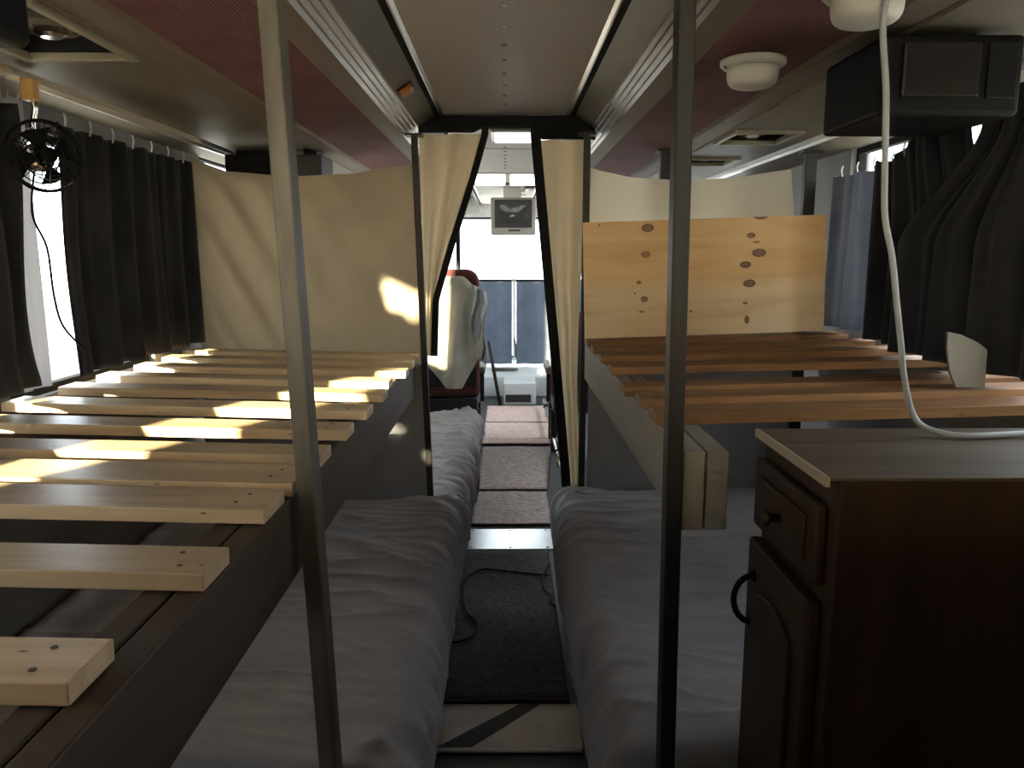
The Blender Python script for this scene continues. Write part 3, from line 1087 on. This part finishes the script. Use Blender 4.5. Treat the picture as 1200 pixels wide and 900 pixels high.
dome_lamp('round white lamp under the right rack, beside the dark post', .540, 1.765)
dome_lamp('round white lamp at the top edge with the white cord hanging from it', .575, 1.30)
cp = [(.577, 1.235, 1.79), (.575, 1.24, 1.745), (.589, 1.245, 1.66), (.596, 1.25, 1.598), (.600, 1.25, 1.53), (.606, 1.25, 1.46), (.622, 1.25, 1.40), (.635, 1.25, 1.33), (.648, 1.25, 1.26), (.664, 1.26, 1.20), (.685, 1.265, 1.14),
      (.705, 1.262, 1.116), (.735, 1.245, 1.107), (.77, 1.235, 1.106), (.82, 1.242, 1.106), (.88, 1.252, 1.106), (.97, 1.262, 1.106), (1.08, 1.265, 1.106), (1.2, 1.26, 1.106)]


def smoothpath(p, n=5):
    p = [Vector(q) for q in p]
    out = []
    for i in range(len(p) - 1):
        a, b, c, d = p[max(i - 1, 0)], p[i], p[i + 1], p[min(i + 2, len(p) - 1)]
        for k in range(n):
            t = k / n
            out.append(0.5 * ((2 * b) + (c - a) * t + (2 * a - 5 * b + 4 * c - d) * t * t + (3 * b - a - 3 * c + d) * t ** 3))
    out.append(p[-1])
    return out


tag(MB().tube(smoothpath(cp), .0052, 8).build('power_cord', 'cord', smooth=True), 'white cord hanging from the lamp and lying across the cabinet top', 'cord')

tv = thing('television', 'dark box television hung below the right rack at upper right', 'television', (.835, 1.63, 1.655))
put(box(.700, .965, 1.50, 1.765, 1.660, 1.806).build('case', 'black', bevel=.010, seg=3), tv)
put(box(.735, .880, 1.490, 1.502, 1.692, 1.790).build('screen', 'darkscreen', bevel=.004), tv)
put(box(.895, .952, 1.494, 1.502, 1.690, 1.792).build('control_panel', 'black', bevel=.003), tv)
put(box(.76, .90, 1.55, 1.72, 1.806, 1.819).build('mounting_bracket', 'black'), tv)

sp = thing('speaker', 'black speaker cabinet at the top left corner of the view', 'speaker', (-.62, .88, 1.6))
put(box(-.735, -.530, .80, .92, 1.628, 1.76).build('case', 'black', bevel=.012, seg=3), sp)
put(box(-.72, -.545, .792, .80, 1.642, 1.75).build('grille', 'black_matt', bevel=.004), sp)
put(box(-.66, -.60, .83, .89, 1.76, 1.822).build('mounting_bracket', 'black'), sp)

# amber marker lamp in the left cove
am = thing('marker_lamp', 'small amber marker lamp in the left ceiling cove', 'lamp', (-.31, 2.47, 1.905))
o = box(-.022, .022, -.035, .035, -.010, .002).build('lens', 'amber', bevel=.004)
o.location = (-.306, 2.47, 1.901)
o.rotation_euler = (0, math.atan2(.044, .067) * -1, 0)
put(o, am)
o = box(-.026, .026, -.040, .040, .0, .006).build('base', 'black')
o.location = (-.306, 2.47, 1.904)
o.rotation_euler = (0, math.atan2(.044, .067) * -1, 0)
put(o, am)

# ------------------------------------------------------------------ clip fan on the left
FC = Vector((-1.055, 1.825, 1.625))
fan = thing('clip_fan', 'small black clip fan with wire guard hung by the left window', 'fan', (FC.x, FC.y, FC.z - .09))
Rf = Matrix.Rotation(math.radians(48), 4, 'Z')


def frot(p):
    return FC + (Rf @ Vector(p))


for nm, yo, rads in (('front_guard', -.032, (.030, .055, .078)), ('rear_guard', .025, (.04, .06, .078))):
    g = MB()
    for r in rads:
        n = 28
        g.tube([frot((r * math.cos(2 * math.pi * k / n), yo * (1 - (r / .078) ** 4 * .75), r * math.sin(2 * math.pi * k / n))) for k in range(n + 1)], .0017 if r < .07 else .0035, 6, caps=False)
    for k in range(16):
        a = 2 * math.pi * k / 16
        g.tube([frot((r * math.cos(a), yo * (1 - (r / .078) ** 4 * .75), r * math.sin(a))) for r in (.018, .035, .055, .07, .078)], .0011, 5)
    put(g.build(nm, 'black', smooth=True), fan)
put(MB().tube([frot((0, -.036, 0)), frot((0, -.010, 0))], .017, 16).build('hub', 'black', smooth=True), fan)
put(MB().tube([frot((0, .02, 0)), frot((0, .035, 0)), frot((0, .075, 0)), frot((0, .085, 0))], .03, 16, radii=[.03, .034, .030, .015]).build('motor', 'chrome', smooth=True), fan)
for k in range(4):
    a = math.pi / 2 * k + .3
    vs = []
    for i in range(5):
        r = lerp(.014, .068, i / 4)
        wd = lerp(.30, .55, i / 4)
        for s_ in (-1, 1):
            aa = a + s_ * wd
            for dy in (0, .002):
                vs.append(frot((r * math.cos(aa), -.004 + s_ * .010 + dy, r * math.sin(aa))))
    fs = []
    for i in range(4):
        b0, b1 = i * 4, (i + 1) * 4
        fs += [(b0, b0 + 2, b1 + 2, b1), (b0 + 1, b1 + 1, b1 + 3, b0 + 3), (b0, b1, b1 + 1, b0 + 1), (b0 + 2, b0 + 3, b1 + 3, b1 + 2)]
    put(MB().add(vs, fs).build('blade', 'black'), fan)
put(MB().tube([frot((0, .05, .03)), frot((0, .055, .075)), Vector((-1.085, 1.86, 1.735)), Vector((-1.09, 1.86, 1.80))], .007, 8).build('bracket', 'chrome', smooth=True), fan)
put(box(-1.108, -1.078, 1.845, 1.872, 1.752, 1.80).build('clamp', 'orangeblock', bevel=.003), fan)
put(MB().tube(smoothpath([frot((0, .07, -.02)), (-1.14, 1.90, 1.50), (-1.145, 1.955, 1.42), (-1.145, 1.965, 1.30), (-1.14, 1.985, 1.22), (-1.13, 2.06, 1.15)]), .0028, 6).build('power_lead', 'rubber'), fan)

# cream cardboard at the far right on the bunk
poly = [(1.000, 1.112), (.982, 1.150), (.972, 1.200), (.970, 1.236), (1.00, 1.230), (1.04, 1.212), (1.062, 1.196), (1.065, 1.112)]
cdb = MB().prism(poly, 'y', 1.600 + .075, 1.683).build('cardboard_piece', 'cardboard', bevel=.001)
tag(cdb, 'torn cream cardboard piece standing on the right bunk by the curtain', 'cardboard')

# ------------------------------------------------------------------ aisle floor coverings


def rug(label, x0, x1, y0, y1, m, th=.010, skew=0.0, grp='floor rugs along the aisle', x0b=None, x1b=None):
    t = thing('floor_rug', label, 'rug', ((x0 + x1) / 2, (y0 + y1) / 2, 0), grp)
    x0b = x0 if x0b is None else x0b
    x1b = x1 if x1b is None else x1b
    N, K = 24, 26
    vs, fs = [], []
    for j in range(K + 1):
        v = j / K
        y = lerp(y0, y1, v)
        for i in range(N + 1):
            u = i / N
            x = lerp(lerp(x0, x0b, v), lerp(x1, x1b, v), u)
            e = min(v, 1 - v, u, 1 - u)
            z = th + .004 * nz(x * 6, y * 6, 2) + .005 * nz(x * 1.3, y * 14, 6) * sstep(0, .2, e)
            vs.append((x, y + .006 * nz(x * 8, y * 3, 1), max(.004, z)))
    for j in range(K):
        for i in range(N):
            a = j * (N + 1) + i
            fs.append((a, a + 1, a + N + 2, a + N + 1))
    o = MB().add(vs, fs).build('pile', m, smooth=True)
    s_ = o.modifiers.new('thickness', 'SOLIDIFY')
    s_.thickness = .007
    s_.offset = -1
    put(o, t)
    bd = MB()
    bd.tube([(lerp(x0, x1, k / 8), y0 + .006 * nz(lerp(x0, x1, k / 8) * 8, y0 * 3, 1), th - .001) for k in range(9)], .006, 6)
    put(bd.build('binding', 'rug_edge'), t)
    return t


rug('dark charcoal runner rug with a black cable lying on it', -.205, .200, 2.235, 3.50, 'rug_dark')
rug('grey brown rug just beyond the shiny floor strip', -.185, .240, 3.86, 4.43, 'rug_brown')
rug('greyish brown rug between the far mattress and the chrome rail', -.178, .245, 4.46, 5.50, 'rug_brown', x1b=.33)
rug('narrow pinkish rug strip between the two long rugs', -.178, .330, 5.56, 5.69, 'rug_pink', th=.022)
rug('pinkish rug near the front seats', -.176, .335, 5.74, 6.33, 'rug_pink', x1b=.36)
rug('farthest pinkish rug in front of the white console', -.176, .365, 6.37, 7.10, 'rug_pink', x1b=.40)
t = thing('threshold_plate', 'bright metal threshold plate across the aisle floor', 'floor plate', (0, 3.66, 0))
put(box(-.205, .235, 3.525, 3.80, 0, .006).build('plate', 'plate', bevel=.002), t)
for x in (-.17, .02, .20):
    for y in (3.545, 3.78):
        put(MB().lathe([(.006, .006), (.005, .008)], (x, y, 0), 10).build('screw', 'alu_dull'), t)
t = thing('floor_panel', 'worn brown floor panel at the bottom edge, crossed by a painted shadow strip', 'floor panel', (0, 2.1, 0))
put(box(-.24, .22, 2.005, 2.225, 0, .005).build('panel', 'lino'), t)
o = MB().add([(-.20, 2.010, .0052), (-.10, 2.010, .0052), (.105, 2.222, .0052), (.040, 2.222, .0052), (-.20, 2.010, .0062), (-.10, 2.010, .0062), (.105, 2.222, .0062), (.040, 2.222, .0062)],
             [(0, 3, 2, 1), (4, 5, 6, 7), (0, 1, 5, 4), (1, 2, 6, 5), (2, 3, 7, 6), (3, 0, 4, 7)]).build('shadow_strip', 'shade')  # thin dark strip painting the diagonal shadow on the panel
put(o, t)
put(MB().tube([(-.25, 1.992, .006), (.215, 1.990, .006)], .006, 8).build('metal_trim', 'alu'), t)

cab = [(-.198, 2.60, .016), (-.165, 2.605, .018), (-.125, 2.64, .018), (-.110, 2.70, .018), (-.118, 2.76, .018), (-.155, 2.83, .018), (-.178, 2.96, .018), (-.180, 3.10, .018), (-.158, 3.20, .018), (-.10, 3.255, .018), (-.02, 3.24, .018), (.08, 3.21, .018), (.165, 3.19, .018), (.185, 3.19, .018)]
tag(MB().tube(smoothpath(cab), .0042, 7).build('floor_cable', 'rubber', smooth=True), 'thin black cable looping across the dark runner rug', 'cable')
cab = [(.20, 3.32, .018), (.170, 3.22, .018), (.155, 3.10, .018), (.165, 3.02, .018), (.185, 2.97, .020), (.178, 2.92, .02), (.195, 2.88, .018)]
tag(MB().tube(smoothpath(cab), .0042, 7).build('floor_cable', 'rubber', smooth=True), 'short black cable curled against the right mattress on the rug', 'cable')

# seat rail along the right of the aisle
t = thing('floor_rail', 'shiny metal tube rail along the right side of the front aisle', 'rail', (.345, 5.4, 0))
put(MB().tube([(.348, 4.0, .10), (.348, 6.9, .10)], .018, 12).build('tube', 'chrome', smooth=True), t)
for y in (4.2, 5.0, 5.75, 6.6):
    put(MB().tube([(.348, y, .10), (.348, y, 0)], .012, 10).build('leg', 'chrome'), t)
    put(MB().tube([(.348, y - .02, .10), (.348, y + .02, .10)], .022, 12).build('collar', 'black', smooth=True), t)

# ------------------------------------------------------------------ front compartment


def coach_seat(label, x0, x1, y0, ztop):
    t = thing('coach_seat', label, 'seat', ((x0 + x1) / 2, y0 + .25, 0), 'coach seats in the front compartment')
    w = x1 - x0
    # backrest: rounded top, seen from behind
    poly = []
    r = .09
    for (cx, cz, a0) in ((x1 - r, ztop - r, 0), (x0 + r, ztop - r, 90)):
        for k in range(7):
            a = math.radians(a0 + 90 * k / 6)
            poly.append((cx + r * math.cos(a), cz + r * math.sin(a)))
    poly += [(x0, .42), (x1, .42)]
    o = MB().prism(poly, 'y', y0, y0 + .11).build('backrest', 'seat_red', bevel=.03, seg=3)
    put(o, t)
    poly2 = [(x0 + (px - x0) * .9 + .05 * w, .50 + (pz - .42) * .62) for px, pz in poly]
    sub(MB().prism(poly2, 'y', y0 - .012, y0 + .004).build('back_shell', 'seat_black', bevel=.004), o)
    put(box(x0, x1, y0 + .10, y0 + .55, .40, .54).build('cushion', 'seat_red', bevel=.035, seg=3), t)
    put(box(x0 + .02, x1 - .02, y0 + .02, y0 + .50, .30, .40).build('seat_pan', 'seat_black', bevel=.01), t)
    for x in (x0 + .03, x1 - .03):
        put(box(x - .022, x + .022, y0 + .12, y0 + .18, 0, .31).build('leg', 'seat_black', bevel=.004), t)
        put(box(x - .022, x + .022, y0 + .40, y0 + .46, 0, .31).build('leg', 'seat_black', bevel=.004), t)
    for x in (x0 - .015, x1 + .015):
        ar = put(box(x - .022, x + .022, y0 + .03, y0 + .42, .58, .63).build('armrest', 'tan', bevel=.012, seg=3), t)
        sub(box(x - .014, x + .014, y0 + .05, y0 + .10, .38, .585).build('armrest_bracket', 'seat_black', bevel=.003), ar)
    return t


coach_seat('maroon coach seat on the left draped with a pale cloth', -.62, -.185, 5.32, 1.31)
coach_seat('dark coach seat with maroon edge on the right of the front aisle', .315, .75, 5.30, 1.02)


def drape(u, v):
    # over the top of the left seat's back and down its rear face
    x = lerp(-.54, -.165, u) + .02 * v * (u - .5)
    if v < .16:
        k = v / .16
        y = lerp(5.298, 5.270, k)
        z = 1.262 - .04 * k ** 3
    else:
        k = (v - .16) / .84
        zb = interp([(0, .68), (.35, .50), (.62, .50), (.85, .66), (1, .78)], u)
        z = lerp(1.222, zb, k)
        y = 5.270 - .05 * math.sin(k * math.pi * .6) - .022 * math.sin(u * 13 + k * 1.5) * sstep(0, .3, k) - .02 * nz(u * 3, k * 3)
    z -= .12 * sstep(.62, 1.0, u) * (1 - v) * .9 + .10 * sstep(.3, 0, u) * (1 - v) * .0
    return (x, y - .012, z)


t = thing('draped_cloth', 'pale crumpled cloth thrown over the left coach seat', 'cloth', (-.36, 5.26, .5))
put(cloth('pale_cloth', drape, 60, 60, 'drape', thick=.006), t)


def drape2(u, v):
    x = lerp(-.235, -.140, u) + .012 * math.sin(v * 9)
    k = v
    z = lerp(1.215, .72, k) - .05 * u
    y = 5.238 - .03 * math.sin(k * 2.0) - .020 * math.sin(u * 9 + k * 5) - .02 * nz(u * 4, k * 6, 5)
    return (x, y, z)


put(cloth('grey_edge', drape2, 24, 50, 'drape2', thick=.006), t)

# second row hint: dark box behind the left sheet top
for (x0, x1, z0, lab) in ((-1.12, -.86, 1.69, 'black box under the left rack, just behind the cream sheet'), (-.845, -.735, 1.70, 'narrow dark grey box under the left rack behind the cream sheet')):
    t = thing('overhead_box', lab, 'box', ((x0 + x1) / 2, 3.25, z0), 'boxes under the left rack')
    put(box(x0, x1, 3.17, 3.38, z0, 1.80).build('case', 'black' if x0 < -.85 else 'tvbezel', bevel=.006), t)
    put(box(x0 + .03, x1 - .03, 3.22, 3.33, 1.80, 1.822).build('bracket', 'black'), t)
t = thing('overhead_bracket', 'short dark upright behind the right cream sheet under the rack', 'bracket', (.64, 3.2, 1.6))
put(box(.622, .665, 3.18, 3.22, 1.55, 1.815).build('upright', 'steel_dark', bevel=.003), t)
put(box(.605, .682, 3.165, 3.235, 1.812, 1.823).build('plate', 'steel_dark'), t)
put(MB().tube([(.675, 3.2, 1.60), (.675, 3.2, 1.80)], .004, 8).build('rod', 'alu'), t)

# emissive panels beyond the header, standing in for daylight at roof hatches
for (x0, x1, y0, y1, lab) in ((-.05, .21, 3.44, 3.69, 'bright square glowing panel for roof hatch daylight beyond the black header'),):
    t = thing('hatch_glow_panel', lab, 'glow panel', ((x0 + x1) / 2, (y0 + y1) / 2, 1.93), 'daylight glow panels of the front compartment')
    put(box(x0 - .015, x1 + .015, y0 - .015, y1 + .015, 1.924, 1.936).build('frame', 'alu', bevel=.002), t)
    put(box(x0, x1, y0, y1, 1.916, 1.926).build('glow_cover', 'lamp', bevel=.003), t)  # hatch glow material, in place of daylight
t = thing('hatch_glow_panel', 'wide bright glowing panel for roof hatch daylight above the box television', 'glow panel', (0, 5.5, 1.93), 'daylight glow panels of the front compartment')
put(box(-.225, .225, 5.17, 5.88, 1.930, 1.942).build('frame', 'white', bevel=.002), t)
for a, b in ((-.22, -.005), (.03, .22)):
    put(box(a, b, 5.2, 5.86, 1.914, 1.932).build('glow_cover', 'lamp', bevel=.004), t)  # hatch glow material, in place of daylight
put(box(-.002, .028, 5.78, 5.86, 1.918, 1.931).build('latch', 'brown_plastic'), t)
# control panel and vents on the front ceiling
t = thing('control_panel', 'brown control panel with red lights on the front ceiling', 'control panel', (.14, 6.2, 1.93))
put(box(.145, .222, 6.05, 6.35, 1.915, 1.935).build('case', 'brown_plastic', bevel=.003), t)
put(box(.155, .180, 6.08, 6.30, 1.911, 1.916).build('indicator', 'red'), t)
put(box(.19, .21, 6.08, 6.30, 1.911, 1.916).build('dial_plate', 'tvgrey'), t)
t = thing('ceiling_vent', 'pale ceiling plate with three dark round vents near the front', 'vent', (.14, 6.7, 1.93))
put(box(.03, .225, 6.45, 7.0, 1.924, 1.935).build('plate', 'wall_front', bevel=.002), t)
for x, y in ((.065, 6.62), (.135, 6.52), (.15, 6.82)):
    put(MB().lathe([(.026, 1.921), (.026, 1.925)], (x, y, 0), 16).build('vent_hole', 'hole'), t)

# television under the front ceiling
tv = thing('television', 'grey box television hanging below the ceiling at the front', 'television', (.06, 6.4, 1.57))
put(box(-.120, .238, 6.20, 6.28, 1.565, 1.855).build('front_case', 'tvgrey', bevel=.014, seg=3), tv)
vs = [(-.10, 6.28, 1.585), (.218, 6.28, 1.585), (.218, 6.28, 1.84), (-.10, 6.28, 1.84), (-.03, 6.56, 1.63), (.148, 6.56, 1.63), (.148, 6.56, 1.83), (-.03, 6.56, 1.83)]
put(MB().add(vs, [(0, 3, 2, 1), (4, 5, 6, 7), (0, 1, 5, 4), (1, 2, 6, 5), (2, 3, 7, 6), (3, 0, 4, 7)]).build('tube_housing', 'tvgrey', bevel=.01), tv)
be = put(box(-.088, .206, 6.192, 6.204, 1.622, 1.838).build('bezel', 'tvbezel', bevel=.006), tv)
sc_pts = []
N = 10
vs, fs = [], []
for j in range(N + 1):
    for i in range(N + 1):
        u, v = i / N, j / N
        bul = .010 * (1 - (2 * u - 1) ** 2) * (1 - (2 * v - 1) ** 2)
        vs.append((lerp(-.052, .172, u), 6.191 - bul, lerp(1.650, 1.795, v)))
for j in range(N):
    for i in range(N):
        a = j * (N + 1) + i
        fs.append((a, a + 1, a + N + 2, a + N + 1))
sub(MB().add(vs, fs).build('screen', 'tvscreen', smooth=True), be)
put(box(.02, .11, 6.194, 6.202, 1.594, 1.606).build('name_plate', 'tvbezel'), tv)
put(box(-.02, .12, 6.22, 6.50, 1.85, 1.932).build('mounting_bracket', 'wall_front', bevel=.004), tv)

# visor mirror at the upper left of the windshield
mi = thing('sun_visor', 'pale rounded visor at the upper left corner of the windshield', 'visor', (-.29, 7.0, 1.775))
poly = [(-.40, 1.93), (-.29, 1.93), (-.225, 1.83), (-.215, 1.795), (-.235, 1.778), (-.40, 1.770)]
put(MB().prism(poly, 'y', 7.0, 7.03).build('panel', 'whitebox', bevel=.008, seg=3), mi)
put(MB().tube([(-.36, 7.015, 1.93), (-.36, 7.015, 1.96)], .008, 8).build('hinge', 'black'), mi)

# pole at the left of the aisle near the front seats
t = thing('grab_pole', 'thin dark grab pole rising behind the left coach seat', 'pole', (-.345, 5.75, .54))
put(MB().tube([(-.352, 5.75, .541), (-.352, 5.75, 1.822)], .016, 10).build('tube', 'black', smooth=True), t)
put(MB().lathe([(.03, 1.812), (.03, 1.823)], (-.352, 5.75, 0), 14).build('ceiling_flange', 'black'), t)
put(MB().lathe([(.03, .541), (.03, .552)], (-.352, 5.75, 0), 14).build('seat_flange', 'black'), t)

# windshield curtains, rod, dash and console
rod = thing('curtain_rod', 'dark curtain rod across the lower windshield', 'curtain rod', (0, 7.92, 1.15))
put(MB().tube([(XL + .01, 7.925, 1.152), (XR - .01, 7.925, 1.152)], .012, 10).build('tube', 'black', smooth=True), rod)
put(MB().tube([(.055, 7.925, 1.152), (.105, 7.925, 1.152)], .020, 10).build('bracket', 'chrome'), rod)


def fcurt(x0, x1, lab, ph, flare):
    c = thing('windshield_curtain', lab, 'curtain', ((x0 + x1) / 2, 7.87, .30), 'short curtains over the lower windshield')

    def fn(u, v):
        x = lerp(x0, x1, u)
        return (x + flare * v * v * u, 7.87 + .020 * math.sin(x * 30 + ph) + .01 * nz(x * 3, v * 3), lerp(1.142, .30, v))
    put(cloth('panel', fn, 90, 24, 'frontcloth'), c)
    return c


fcurt(-1.15, .062, 'blue grey windshield curtain on the left of the bright slit', .4, 0)
fcurt(.105, 1.20, 'blue grey windshield curtain on the right of the bright slit', 2.0, 0)
# the narrow upright between them
t = thing('windshield_mullion', 'pale upright bar between the two windshield curtains', 'mullion', (.085, 7.95, .30))
put(box(.075, .092, 7.95, 7.98, .31, 1.135).build('bar', 'whitebox'), t)
put(MB().tube([(.1, 7.925, .36), (.1, 7.915, .48), (.085, 7.925, .56)], .008, 8).build('latch', 'black'), t)
ds = thing('dashboard', 'pale dashboard ledge below the windshield curtains', 'dashboard', (0, 7.9, 0))
put(MB().prism([(7.62, .0), (7.62, .20), (7.70, .27), (8.19, .30), (8.19, 0)], 'x', XL + .01, XR - .01).build('body', 'whitebox', bevel=.01), ds)
put(box(-.14, .12, 7.66, 7.72, .268, .285).build('ledge', 'alu_dull'), ds)
cs = thing('console', 'white console box with dark grille at the end of the aisle', 'console', (.13, 7.3, 0))
put(box(-.025, .285, 7.16, 7.55, 0, .215).build('body', 'whitebox', bevel=.012, seg=3), cs)
gr = put(box(-.005, .235, 7.150, 7.162, .035, .105).build('grille', 'grille', bevel=.002), cs)
for k in range(5):
    z = .045 + k * .012
    sub(box(0, .230, 7.146, 7.152, z, z + .004).build('grille_slat', 'tvbezel'), gr)
t = thing('handrail', 'dark slanting handrail left of the white console', 'handrail', (-.05, 7.1, 0))
put(MB().tube([(-.055, 7.12, 0), (-.165, 7.12, .62)], .016, 10).build('tube', 'steel_dark', smooth=True), t)
put(MB().tube([(-.055, 7.12, 0), (-.057, 7.12, .012)], .03, 12).build('foot', 'steel_dark'), t)
